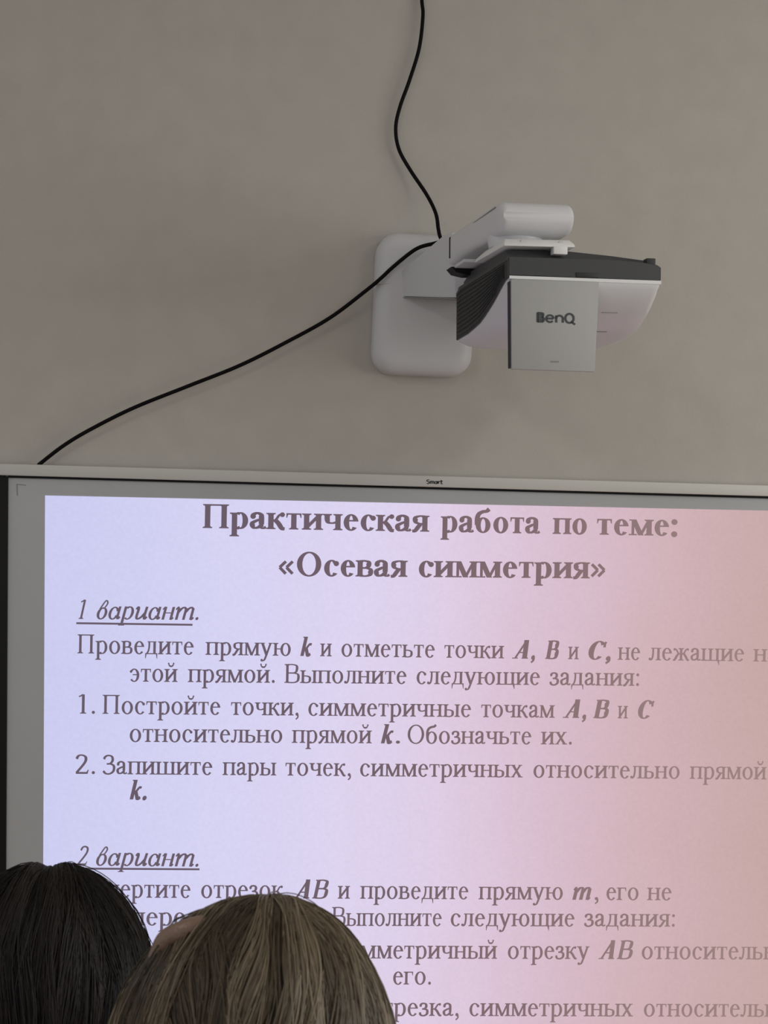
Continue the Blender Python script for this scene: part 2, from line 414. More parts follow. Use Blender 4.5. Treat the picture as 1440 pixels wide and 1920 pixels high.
def letter_mesh(name, words, style, em, y, lim=None):
    """words: (text, x0, z0, x1, z1) in metres on the board; '*' marks bold slanted words"""
    V, F = [], []
    for text, x0, z0, x1, z1 in words:
        st = style
        if text.startswith('*'): st, text = 'bi', text[1:]
        tab, S, H, T, sl = STYLE[st]
        p = Pen(S, H, T); p.sl = sl
        if st == 'bi' and text[0] in 'ABC': p.S = {'A': 170, 'B': 215, 'C': 190}[text[0]] if len(text) < 3 and text != 'AB' else 150
        adv = 0.0
        for ch in text:
            w, fn = tab[ch]; p.ox = adv; fn(p); adv += w
        xs = [a for a, b in p.v]; lo, hi = min(xs), max(xs)
        kx = (x1 - x0) / (hi - lo); kz = em / 1000.0
        base = len(V)
        for a, b in p.v:
            t = (a - lo) * kx
            V.append((x0 + t, y, z0 + (z1 - z0) * t / (x1 - x0) + b * kz))
        F += [tuple(base + i for i in f) for f in p.f]
    me = bpy.data.meshes.new(name); me.from_pydata(V, [], F); me.update()
    return me

# ------------------------------------------------------------------ whiteboard
YB = -0.020
board = empty('interactive_whiteboard', (0, 0, 0))
tag(board, 'large white wall board with pale top rail and black left edge under the projector', 'whiteboard')
def quad_slab(name, q, y0, y1, m, parent, bev=0.0):
    bm = bmesh.new()
    add_hull(bm, [[(x, y1, z) for x, z in q], [(x, y0, z) for x, z in q]])
    bmesh.ops.recalc_face_normals(bm, faces=bm.faces)
    if bev: bevel(bm, bev, 2)
    return from_bm(name, bm, m, parent, smooth=bool(bev), autosmooth=40 if bev else None)
# corners follow the slightly crooked hang of the board
quad_slab('panel', [(-0.489, 1.690), (1.512, 1.6745), (1.520, 0.265), (-0.4715, 0.265)], YB, -0.002, M_board, board)
quad_slab('top_rail', [(-0.62, 1.7139), (1.53, 1.6976), (1.53, 1.6722), (-0.62, 1.6880)], -0.035, -0.002, M_frame, board, 0.003)
quad_slab('left_rail', [(-0.62, 1.6855), (-0.484, 1.6845), (-0.470, 0.265), (-0.606, 0.265)], -0.027, -0.002, M_black, board, 0.002)
quad_slab('right_rail', [(1.512, 1.678), (1.53, 1.678), (1.538, 0.265), (1.520, 0.265)], -0.033, -0.002, M_frame, board, 0.003)
quad_slab('bottom_rail', [(-0.606, 0.265), (1.54, 0.265), (1.54, 0.22), (-0.606, 0.22)], -0.05, -0.002, M_frame, board, 0.003)
# black strip colours in the shaded gap between the rail and the enamel
quad_slab('gap_shade', [(-0.484, 1.6880), (1.512, 1.6725), (1.512, 1.6672), (-0.484, 1.6822)], YB - 0.004, -0.002, M_black, board)
quad_slab('corner_mark', [(-0.4665, 1.6690), (-0.4455, 1.6672), (-0.4455, 1.6652), (-0.4638, 1.6668), (-0.4625, 1.6430), (-0.4650, 1.6430)], YB - 0.0004, YB + 0.001, M_mark, board)
# small maker's word in the middle of the rail: S m a r t
def sans(name, y, m, parent, x0, x1, z0, z1, strokes, w):
    V, F = [], []
    xs = [q[0] for s in strokes for q in s]; zs = [q[1] for s in strokes for q in s]
    p = Pen(w, w, 0)
    for s in strokes: p.path(s, S=w, H=w, n=5)
    ax, bx = min(a for a, b in p.v), max(a for a, b in p.v); az, bz = min(b for a, b in p.v), max(b for a, b in p.v)
    V = [(x0 + (a - ax) / (bx - ax) * (x1 - x0), y, z0 + (b - az) / (bz - az) * (z1 - z0)) for a, b in p.v]
    me = bpy.data.meshes.new(name); me.from_pydata(V, [], p.f); me.update()
    return link(name, me, m, parent)
smart = [[(300, 620), (180, 680), (60, 600), (80, 450), (250, 350), (290, 180), (180, 60), (40, 120)],
         [(420, 60), (420, 480)], [(420, 380), (520, 470), (600, 400)], [(600, 60), (600, 400)], [(600, 380), (700, 470), (780, 400)], [(780, 400), (780, 60)],
         [(1130, 60), (1130, 480)], [(1130, 270), (1060, 440), (930, 400), (890, 250), (940, 90), (1060, 80), (1130, 250)],
         [(1260, 60), (1260, 480)], [(1260, 320), (1330, 450), (1430, 450)],
         [(1560, 680), (1560, 150), (1620, 60), (1720, 80)], [(1450, 470), (1720, 470)]]
sans('rail_logo', -0.0354, M_print, board, 0.4432, 0.4812, 1.6868, 1.6974, smart, 130)

# ------------------------------------------------------------------ projected slide
slide = empty('projected_slide', (0, 0, 0))
tag(slide, 'projected page of grey Russian text on a lilac to pink field on the whiteboard', 'projection')
me = bpy.data.meshes.new('picture_field')
nx, nz = 12, 8
c = [(-0.4040, 1.6445), (1.4200, 1.6405), (1.4300, 0.3400), (-0.3900, 0.3400)]
V, F = [], []
for j in range(nz + 1):
    for i in range(nx + 1):
        u, v = i / nx, j / nz
        a = Vector(c[0]) * (1 - u) + Vector(c[1]) * u; b = Vector(c[3]) * (1 - u) + Vector(c[2]) * u
        q = a * (1 - v) + b * v; V.append((q.x, YB - 0.0005, q.y))
for j in range(nz):
    for i in range(nx):
        k = j * (nx + 1) + i; F.append((k, k + nx + 1, k + nx + 2, k + 1))
me.from_pydata(V, [], F); me.update()
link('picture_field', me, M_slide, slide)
LINES = [
    ('slide_title', 'b', 0.0811, [('Практическая', -0.0569, 1.5785, 0.4543, 1.5785), ('работа', 0.4800, 1.5784, 0.7106, 1.5784), ('по', 0.7392, 1.5784, 0.8190, 1.5784), ('теме:', 0.8428, 1.5784, 1.0329, 1.5784)]),
    ('slide_subtitle', 'b', 0.0817, [('«Осевая', 0.1140, 1.4737, 0.4064, 1.4752), ('симметрия»', 0.4320, 1.4753, 0.8651, 1.4776)]),
    ('variant_heading', 'i', 0.0639, [('1', -0.3270, 1.3720, -0.3107, 1.3720), ('вариант.', -0.2873, 1.3720, -0.0627, 1.3724)]),
    ('text_line', 'r', 0.0640, [('Проведите', -0.3281, 1.2955, -0.0720, 1.2945), ('прямую', -0.0459, 1.2944, 0.1450, 1.2936), ('*k', 0.1666, 1.2935, 0.1931, 1.2934), ('и', 0.2112, 1.2933, 0.2377, 1.2932), ('отметьте', 0.2595, 1.2931, 0.4725, 1.2922), ('точки', 0.4946, 1.2922, 0.6326, 1.2916), ('*A,', 0.6512, 1.2915, 0.7045, 1.2913), ('*B', 0.7282, 1.2912, 0.7606, 1.2911), ('и', 0.7818, 1.2910, 0.8068, 1.2909), ('*C,', 0.8293, 1.2908, 0.8820, 1.2906), ('не', 0.8984, 1.2905, 0.9513, 1.2903), ('лежащие', 0.9715, 1.2902, 1.1993, 1.2893), ('на', 1.2211, 1.2892, 1.2828, 1.2889)]),
    ('text_line', 'r', 0.0643, [('этой', -0.2125, 1.2333, -0.1064, 1.2331), ('прямой.', -0.0840, 1.2330, 0.1102, 1.2325), ('Выполните', 0.1318, 1.2325, 0.4089, 1.2318), ('следующие', 0.4321, 1.2317, 0.7171, 1.2311), ('задания:', 0.7395, 1.2310, 0.9502, 1.2305)]),
    ('text_line', 'r', 0.0641, [('1.', -0.3236, 1.1614, -0.2874, 1.1612), ('Постройте', -0.2710, 1.1611, -0.0103, 1.1598), ('точки,', 0.0135, 1.1596, 0.1656, 1.1589), ('симметричные', 0.1872, 1.1587, 0.5589, 1.1568), ('точкам', 0.5824, 1.1567, 0.7536, 1.1558), ('*A,', 0.7724, 1.1557, 0.8274, 1.1555), ('*B', 0.8437, 1.1554, 0.8814, 1.1552), ('и', 0.9015, 1.1551, 0.9255, 1.1550), ('*C', 0.9494, 1.1548, 0.9886, 1.1546)]),
    ('text_line', 'r', 0.0644, [('относительно', -0.2102, 1.0986, 0.1295, 1.0971), ('прямой', 0.1511, 1.0970, 0.3325, 1.0963), ('*k', 0.3532, 1.0962, 0.3824, 1.0960), ('.', 0.3873, 1.0960, 0.3970, 1.0960), ('Обозначьте', 0.4141, 1.0959, 0.7002, 1.0947), ('их.', 0.7226, 1.0946, 0.7950, 1.0943)]),
    ('text_line', 'r', 0.0642, [('2.', -0.3284, 1.0270, -0.2852, 1.0267), ('Запишите', -0.2688, 1.0265, -0.0257, 1.0244), ('пары', -0.0031, 1.0242, 0.1177, 1.0232), ('точек,', 0.1381, 1.0230, 0.2866, 1.0217), ('симметричных', 0.3072, 1.0215, 0.6820, 1.0183), ('относительно', 0.7068, 1.0180, 1.0516, 1.0151), ('прямой', 1.0758, 1.0148, 1.2602, 1.0132)]),
    ('text_line', 'r', 0.0645, [('*k.', -0.2080, 0.9697, -0.1704, 0.9696)]),
    ('variant_heading', 'i', 0.0644, [('2', -0.3205, 0.8228, -0.2959, 0.8223), ('вариант.', -0.2795, 0.8220, -0.0529, 0.8179)]),
    ('text_line', 'r', 0.0646, [('Начертите', -0.3193, 0.7511, -0.0695, 0.7475), ('отрезок', -0.0457, 0.7472, 0.1385, 0.7446), ('*AB', 0.1614, 0.7443, 0.2411, 0.7431), ('и', 0.2617, 0.7428, 0.2897, 0.7424), ('проведите', 0.3128, 0.7421, 0.5616, 0.7386), ('прямую', 0.5851, 0.7382, 0.7818, 0.7355), ('*m', 0.8044, 0.7351, 0.8496, 0.7345), (',', 0.8571, 0.7344, 0.8659, 0.7343), ('его', 0.8848, 0.7340, 0.9606, 0.7329), ('не', 0.9809, 0.7326, 1.0393, 0.7318)]),
    ('text_line', 'r', 0.0647, [('пересекающую.', -0.2033, 0.6872, 0.2290, 0.6813), ('Выполните', 0.2496, 0.6810, 0.5013, 0.6775), ('следующие', 0.5222, 0.6773, 0.8108, 0.6733), ('задания:', 0.8334, 0.6730, 1.0485, 0.6701)]),
    ('text_line', 'r', 0.0657, [('симметричный', 0.2608, 0.6066, 0.6315, 0.6006), ('отрезку', 0.6563, 0.6002, 0.8477, 0.5971), ('*AB', 0.8691, 0.5968, 0.9512, 0.5955), ('относительно', 0.9715, 0.5952, 1.3239, 0.5895)]),
    ('text_line', 'r', 0.0660, [('его.', 0.3923, 0.5449, 0.4794, 0.5435)]),
    ('text_line', 'r', 0.0659, [('отрезка,', 0.3388, 0.4742, 0.5451, 0.4700), ('симметричных', 0.5698, 0.4695, 0.9544, 0.4617), ('относительно', 0.9797, 0.4612, 1.3300, 0.4541)]),
]
PART_LABEL = {'slide_title': 'large bold heading', 'slide_subtitle': 'bold heading in angle quotes', 'variant_heading': 'underlined italic heading'}
k = 0
UL = [((-0.3315, 1.3625), (-0.0756, 1.3615)), ((-0.3227, 0.8156), (-0.0504, 0.8119))]
for nm, st, em, ws in LINES:
    me = letter_mesh(nm, ws, st, em, -0.0210)
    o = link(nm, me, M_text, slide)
    if nm in PART_LABEL: o['label'] = PART_LABEL[nm]
    if nm == 'variant_heading':
        (xa, za), (xb, zb) = UL[k]; k += 1
        m2 = bpy.data.meshes.new('underline')
        m2.from_pydata([(xa, -0.021, za - .0022), (xb, -0.021, zb - .0022), (xb, -0.021, zb + .0022), (xa, -0.021, za + .0022)], [], [(0, 1, 2, 3)]); m2.update()
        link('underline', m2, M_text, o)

# ------------------------------------------------------------------ projector mount on the wall
MO = Vector((0.65503, -0.62617, 2.20854 - 0.13))      # projector origin: front edge of the casing
AX = Vector((-0.08425, 0.99641, -0.00779)); RX = Vector((0.99634, 0.08435, 0.01391)); UX = Vector((-0.01452, 0.00659, 0.99987))
PM = Matrix(((RX.x, AX.x, UX.x, MO.x), (RX.y, AX.y, UX.y, MO.y), (RX.z, AX.z, UX.z, MO.z), (0, 0, 0, 1)))   # local: x right, y towards wall, z up
PMI = PM.inverted()
mount = empty('projector_mount', None, PM)
tag(mount, 'white wall bracket with rounded back plate and boxy arm carrying the projector', 'wall mount')
def tolocal(bm):
    bmesh.ops.transform(bm, matrix=PMI, verts=bm.verts)
# back plate cover: thick pillow shape, hung a little crooked
bm = bmesh.new()
pc = Vector((0.4300, 0, 2.0900)); ang = math.radians(1.4)
rings = []
for (g, off) in ((0.0, -0.001), (0.0, -0.036), (-0.004, -0.047), (-0.012, -0.056), (-0.022, -0.061), (-0.034, -0.063)):
    pts = rounded_rect(0.226 + 2 * g, 0.318 + 2 * g, max(0.050 + g, 0.012), 8)
    rings.append([(pc.x + x * math.cos(ang) - z * math.sin(ang) * -1, off, pc.z + z * math.cos(ang) - x * math.sin(ang) * 0.6) for x, z in pts])
add_hull(bm, rings); tolocal(bm)
from_bm('wall_plate', bm, M_white2, mount, True, 50)
# cover seam across the plate
bm = bmesh.new()
add_box(bm, 0.3165, 0.372, -0.0625, -0.03, 2.1310, 2.1325); tolocal(bm)
from_bm('plate_seam', bm, M_frame, mount)
# sleeve that carries the arm
bm = bmesh.new()
add_hull(bm, [[(0.3709, -0.058, 2.1599), (0.5276, -0.058, 2.1582), (0.5348, -0.058, 2.1023), (0.3756, -0.058, 2.1042)],
              [(0.4480, -0.170, 2.2235), (0.5800, -0.170, 2.2235), (0.5850, -0.170, 2.0880), (0.4530, -0.170, 2.0900)],
              [(0.4640, -0.205, 2.2275), (0.5963, -0.205, 2.2255), (0.6016, -0.205, 2.0853), (0.4750, -0.205, 2.0866)]])
bmesh.ops.recalc_face_normals(bm, faces=bm.faces); bevel(bm, 0.004, 2); tolocal(bm)
from_bm('arm_sleeve', bm, M_white2, mount, True, 35)
bm = bmesh.new()
add_hull(bm, [[(0.3765, -0.0600, 2.1035), (0.5340, -0.0600, 2.1015), (0.5340, -0.0600, 2.0990), (0.3765, -0.0600, 2.1010)],
              [(0.4750, -0.203, 2.0862), (0.6000, -0.203, 2.0850), (0.6000, -0.203, 2.0825), (0.4750, -0.203, 2.0838)]]); tolocal(bm)
from_bm('sleeve_shadow_line', bm, M_mark, mount)  # grey strip colours in the sleeve's bottom line and its dark shadow
# arm: beam along the projector axis, its free end turned over in a full round
bm = bmesh.new()
rings = []
for (d, g) in ((0.0125, 0.0270), (0.0140, 0.0225), (0.0175, 0.0165), (0.0235, 0.0100), (0.0315, 0.0050), (0.042, 0.0015), (0.055, 0.0), (0.24, 0.0), (0.425, 0.0)):
    z0, z1 = 0.0830 + g * 0.85, 0.1440 - g * 0.9
    gx = g * 0.16
    pts = rounded_rect(0.1450 - 2 * gx, z1 - z0, min(0.012, (z1 - z0) * 0.46), 6, -0.0858 - 0.005 * d / 0.425, (z0 + z1) / 2)
    rings.append([(x, d, z) for x, z in pts])
add_hull(bm, rings)
from_bm('arm', bm, M_white, mount, True, 50)
box('arm_groove', -0.1606, -0.1585, 0.05, 0.402, 0.1325, 0.1345, M_mark, mount)
box('arm_collar_gap', -0.1640, -0.15, 0.402, 0.410, 0.0930, 0.1370, M_black, mount)
# neck disc and tilt plate
bm = bmesh.new()
bmesh.ops.create_cone(bm, cap_ends=True, segments=40, radius1=0.050, radius2=0.054, depth=0.022, matrix=Matrix.Translation((-0.106, 0.105, 0.0785)))
bmesh.ops.recalc_face_normals(bm, faces=bm.faces); bevel(bm, 0.0015, 2)
from_bm('swivel_neck', bm, M_white, mount, True, 40)
bm = bmesh.new()
add_hull(bm, [[(-0.1560, 0.000, 0.0535), (-0.0180, 0.000, 0.0555), (-0.0180, 0.207, 0.0555), (-0.1600, 0.207, 0.0530)],
              [(-0.1550, 0.004, 0.0600), (-0.0190, 0.004, 0.0620), (-0.0190, 0.200, 0.0620), (-0.1590, 0.200, 0.0595)],
              [(-0.1500, 0.018, 0.0695), (-0.0240, 0.018, 0.0715), (-0.0240, 0.155, 0.0715), (-0.1500, 0.155, 0.0695)]])
bmesh.ops.recalc_face_normals(bm, faces=bm.faces); bevel(bm, 0.0015, 2)
tp = from_bm('tilt_plate', bm, M_bright, mount, True, 35)
for sx in (-0.1180, -0.0440):
    bm = bmesh.new()
    bmesh.ops.create_cone(bm, cap_ends=True, segments=16, radius1=0.0045, radius2=0.0040, depth=0.004, matrix=Matrix.Translation((sx, 0.0085, 0.0640)) @ Matrix.Rotation(math.radians(90), 4, 'X'))
    from_bm('screw', bm, M_frame, tp)
box('plate_tab', -0.0606, -0.0336, -0.0012, 0.02, 0.0415, 0.0560, M_bright, mount, 0.001)
box('rear_bracket', -0.178, -0.07, 0.22, 0.36, 0.0560, 0.0625, M_white2, mount, 0.001)

# ------------------------------------------------------------------ projector
proj = empty('projector', None, PM)
tag(proj, 'charcoal and white short-throw projector hanging from the white wall arm', 'projector')
# upper casing: outline swept back, raised deck on top
def prof(x):       # top line of the casing over x
    pts = [(-0.1458, 0.034), (-0.1400, 0.0350), (0.0620, 0.0350), (0.1208, 0.0318), (0.1440, 0.0285), (0.1508, 0.0245)]
    for (a, b), (c_, d) in zip(pts, pts[1:]):
        if x <= c_: return b + (d - b) * (x - a) / (c_ - a)
    return pts[-1][1]
bm = bmesh.new()
xs = [-0.1458, -0.1400, 0.0, 0.0620, 0.0900, 0.1208, 0.1440, 0.1508]
def ring_at(d, dz, inset=0.0):
    top = [(x, d, prof(x) + dz) for x in xs]
    return [(-0.1458, d, 0.0)] + top + [(0.1508, d, -0.001)]
add_hull(bm, [ring_at(0.0, -0.0015), ring_at(0.003, 0), ring_at(0.20, -0.001), ring_at(0.395, -0.003), ring_at(0.402, -0.006)])
# underside skirt of the casing behind the vent
from_bm('upper_casing', bm, M_dark, proj, True, 30)
# raised deck
bm = bmesh.new()
dk = [(-0.1440, 0.030), (-0.1440, 0.0500), (-0.0243, 0.0525), (0.0627, 0.0466), (0.1322, 0.0400), (0.1400, 0.0300)]
add_hull(bm, [[(x, 0.022, min(z, 0.034)) for x, z in dk], [(x, 0.030, z) for x, z in dk], [(x, 0.30, z) for x, z in dk], [(x, 0.36, min(z, 0.036)) for x, z in dk]])
from_bm('top_deck', bm, M_dark, proj, True, 30)
box('corner_knob', 0.1229, 0.1409, 0.001, 0.020, 0.028, 0.0405, M_vent, proj, 0.0015)
box('front_notch', -0.0168, 0.0272, -0.0015, 0.010, -0.0005, 0.0085, M_vent, proj, 0.0008)  # dark box stands in for the notch at the bottom of the band
# rear lens hood, a dark wedge at the back left
bm = bmesh.new()
add_hull(bm, [[(-0.185, 0.300, 0.0586), (-0.105, 0.300, 0.0605), (-0.105, 0.300, 0.0450), (-0.1525, 0.300, 0.0433), (-0.175, 0.300, 0.0480)],
              [(-0.185, 0.345, 0.0580), (-0.105, 0.345, 0.0600), (-0.105, 0.345, 0.0450), (-0.1525, 0.345, 0.0430), (-0.175, 0.345, 0.0475)]])
from_bm('lens_hood', bm, M_black, proj)
# lower shell: bowl that sweeps down and back
PA = [(0.0, -0.0060), (0.026, -0.0100), (0.06, -0.0220), (0.105, -0.0389), (0.16, -0.0550), (0.21, -0.0671), (0.301, -0.0778), (0.402, -0.0818)]
def lerp(tab, d):
    for (a, b), (c_, e) in zip(tab, tab[1:]):
        if d <= c_: return b + (e - b) * (d - a) / (c_ - a)
    return tab[-1][1]
PB = [(0.0, -0.0100), (0.012, -0.030), (0.04, -0.0555), (0.075, -0.0745), (0.112, -0.0865), (0.16, -0.0935), (0.2, -0.0975), (0.344, -0.1000), (0.39, -0.0990), (0.402, -0.0950)]
bm = bmesh.new()
ds = [0.0, 0.006, 0.014, 0.024, 0.04, 0.06, 0.085, 0.112, 0.14, 0.17, 0.21, 0.26, 0.31, 0.36, 0.39, 0.402]
us = [-1, -0.995, -0.97, -0.93, -0.86, -0.7, -0.4, 0, 0.4, 0.7, 0.9, 0.95, 0.975, 0.99, 0.997, 1]
rings = []
for d in ds:
    a, b = lerp(PA, d), lerp(PB, d)
    r = [(-0.1458, d, -0.0015)]
    for u in us:
        w = (1 - abs(u) ** (60 if u > 0 else 9))
        r.append((0.0024 + u * 0.1482, d, a + (b - a) * w))
    r.append((0.1506, d, -0.0015))
    rings.append(r)
add_hull(bm, rings)
from_bm('lower_shell', bm, M_white, proj, True, 45)
# bright lip under the casing
bm = bmesh.new()
add_hull(bm, [[(-0.1458, -0.0015, -0.0015), (0.1512, -0.0015, -0.0020), (0.1512, -0.0015, -0.0085), (-0.1458, -0.0015, -0.0070)],
              [(-0.1458, 0.012, -0.0015), (0.1512, 0.012, -0.0020), (0.1512, 0.012, -0.0085), (-0.1458, 0.012, -0.0070)]])
from_bm('shell_lip', bm, M_bright, proj)
# side vent: dark grille between casing edge and the sweep of the shell
bm = bmesh.new()
xa, xb = -0.1462, -0.1490
top = lambda d: 0.0325 - 0.006 * (d / 0.402) - max(0, (d - 0.37)) * 0.3
bot = lambda d: lerp(PA, d) + 0.0010
add_hull(bm, [[(x, d, z) for x, z in ((xa, bot(d)), (xa, top(d)), (xb, top(d) - 0.0005), (xb, bot(d) + 0.0005))] for d in ds])
n = 11
for i in range(n):                                  # slats run with the sweep
    f = (i + 0.7) / n
    P = []
    for d in [x for x in ds if x >= 0.02 and x < 0.40]:
        zc = bot(d) * (1 - f) + (0.004 + top(d) * 0.6) * f
        if zc < bot(d) + 0.003: continue
        P.append([(xb + 0.0005, d, zc - 0.0009), (xb + 0.0005, d, zc + 0.0009), (xb - 0.0020, d, zc + 0.0004), (xb - 0.0020, d, zc - 0.0004)])
    if len(P) > 1: add_hull(bm, P)
from_bm('side_vent', bm, M_vent, proj)
# casing edge strip above the vent
bm = bmesh.new()
add_hull(bm, [[(-0.1500, d, 0.0335 - 0.006 * d / 0.402 - max(0, (d - 0.37)) * 0.3 + e) for e in (0.0, -0.0065)] + [(-0.1460, d, 0.0335 - 0.006 * d / 0.402 - max(0, (d - 0.37)) * 0.3 + e) for e in (-0.0065, 0.0)] for d in ds])
from_bm('vent_rim', bm, M_dark, proj)
# hanging front cover
fc = empty_parent = None
bm = bmesh.new()
add_hull(bm, [[(-0.1440, -0.006, -0.0085), (0.0272, -0.006, -0.0085), (0.0195, -0.006, -0.1772), (-0.1420, -0.006, -0.1752)],
              [(-0.1440, 0.004, -0.0085), (0.0272, 0.004, -0.0085), (0.0195, 0.004, -0.1772), (-0.1420, 0.004, -0.1752)]])
bmesh.ops.recalc_face_normals(bm, faces=bm.faces); bevel(bm, 0.002, 2)
cover = from_bm('front_cover', bm, M_cover, proj, True, 40)
bm = bmesh.new()
add_hull(bm, [[(-0.1450, -0.002, -0.0120), (0.0262, -0.002, -0.0120), (0.0185, -0.002, -0.1745), (-0.1428, -0.002, -0.1725)],
              [(-0.1450, 0.016, -0.0120), (0.0262, 0.016, -0.0120), (0.0185, 0.016, -0.1745), (-0.1428, 0.016, -0.1725)]])
from_bm('cover_shade', bm, M_shade, cover)  # dark backing slab colours in the shadow gap at the cover's edge
# maker's mark  B e n Q
def arc(cx, cz, rx, rz, a0, a1, n=12): return [(cx + rx * math.cos(math.radians(a0 + (a1 - a0) * i / n)), cz + rz * math.sin(math.radians(a0 + (a1 - a0) * i / n))) for i in range(n + 1)]
benq = [[(60, 0), (60, 700)], [(60, 660), (330, 660)], [(60, 520), (380, 520)], [(60, 360), (380, 360)], [(60, 200), (420, 200)], [(60, 50), (380, 50)], [(330, 660), (400, 590), (380, 440), (330, 360)], [(330, 360), (430, 280), (420, 120), (340, 50)],
        [(600, 290), (1000, 290)], arc(800, 280, 220, 240, 0, 320),
        [(1180, 20), (1180, 520)], arc(1380, 310, 200, 200, 180, 0), [(1580, 310), (1580, 20)],
        arc(1980, 340, 250, 320, 0, 360, 20), [(2060, 120), (2320, -90)]]
lg = sans('logo', -0.0064, M_logo, cover, -0.0950, -0.0185, -0.0910, -0.0680, benq, 140)
box('indicator', -0.0675, -0.0510, -0.0064, -0.004, -0.1612, -0.1580, M_mark, cover)
# two shallow slots on the shell, right of the cover
for (x0, x1, d) in ((0.050, 0.082, 0.045), (0.040, 0.085, 0.115)):
    bm = bmesh.new(); z = lerp(PB, d)
    add_box(bm, x0, x1, d, d + 0.004, z - 0.0012, z + 0.006)
    from_bm('slot', bm, M_mark, proj)

# ------------------------------------------------------------------ cords
def cord(name, pts, label, r=0.0043):
    P = catmull([Vector(p) for p in pts], 10)
    bm = bmesh.new(); add_tube(bm, P, r, 10)
    return tag(from_bm(name, bm, M_cord, None, True), label, 'cable')
cord('video_cable', [(0.405, -0.010, 3.400), (0.402, -0.011, 3.100), (0.4109, -0.0120, 2.8521), (0.4136, -0.0120, 2.7804), (0.4165, -0.0140, 2.7439), (0.4093, -0.0160, 2.6710), (0.3889, -0.0160, 2.5981), (0.3686, -0.0140, 2.5377), (0.3598, -0.0140, 2.4893), (0.3679, -0.0160, 2.4412), (0.3950, -0.0200, 2.3935), (0.4306, -0.0350, 2.3380), (0.4487, -0.0600, 2.2923), (0.4520, -0.0850, 2.2525), (0.4550, -0.1000, 2.2313), (0.4678, -0.1150, 2.2012)], 'black cable hanging down from above to the top of the projector bracket')
cord('power_cord', [(0.4722, -0.1400, 2.2067), (0.4565, -0.1250, 2.2179), (0.4380, -0.1050, 2.2169), (0.4028, -0.0850, 2.2070), (0.3570, -0.0750, 2.1703), (0.3281, -0.0720, 2.1425), (0.3004, -0.0550, 2.1190), (0.2196, -0.0350, 2.0557), (0.1253, -0.0300, 1.9997), (0.0195, -0.0300, 1.9430), (-0.0976, -0.0300, 1.8924), (-0.2139, -0.0300, 1.8420), (-0.3064, -0.0280, 1.7927), (-0.3642, -0.0240, 1.7561), (-0.4136, -0.0220, 1.7162), (-0.4184, -0.0200, 1.7120)], 'black cord sagging from the bracket down left to the whiteboard rail')

# ------------------------------------------------------------------ people, seen from behind
def skin_mesh(name, J, E, subdiv=2):
    """J: name -> (x, y, z, r); E: edges.  One continuous surface grown by the skin modifier."""
    ks = list(J); idx = {k_: i for i, k_ in enumerate(ks)}
    me = bpy.data.meshes.new(name + '_skeleton')
    me.from_pydata([J[k_][:3] for k_ in ks], [(idx[a], idx[b]) for a, b in E], [])
    o = bpy.data.objects.new(name + '_skeleton', me); COL.objects.link(o)
    sk = o.modifiers.new('skin', 'SKIN'); ss = o.modifiers.new('sub', 'SUBSURF'); ss.levels = subdiv; ss.render_levels = subdiv
    for i, k_ in enumerate(ks):
        r = J[k_][3]
        me.skin_vertices[0].data[i].radius = r if isinstance(r, tuple) else (r, r)
        me.skin_vertices[0].data[i].use_root = (i == 0)
    dg = bpy.context.evaluated_depsgraph_get(); dg.update()
    res = bpy.data.meshes.new_from_object(o.evaluated_get(dg))
    bpy.data.objects.remove(o); bpy.data.meshes.remove(me)
    res.name = name
    return res
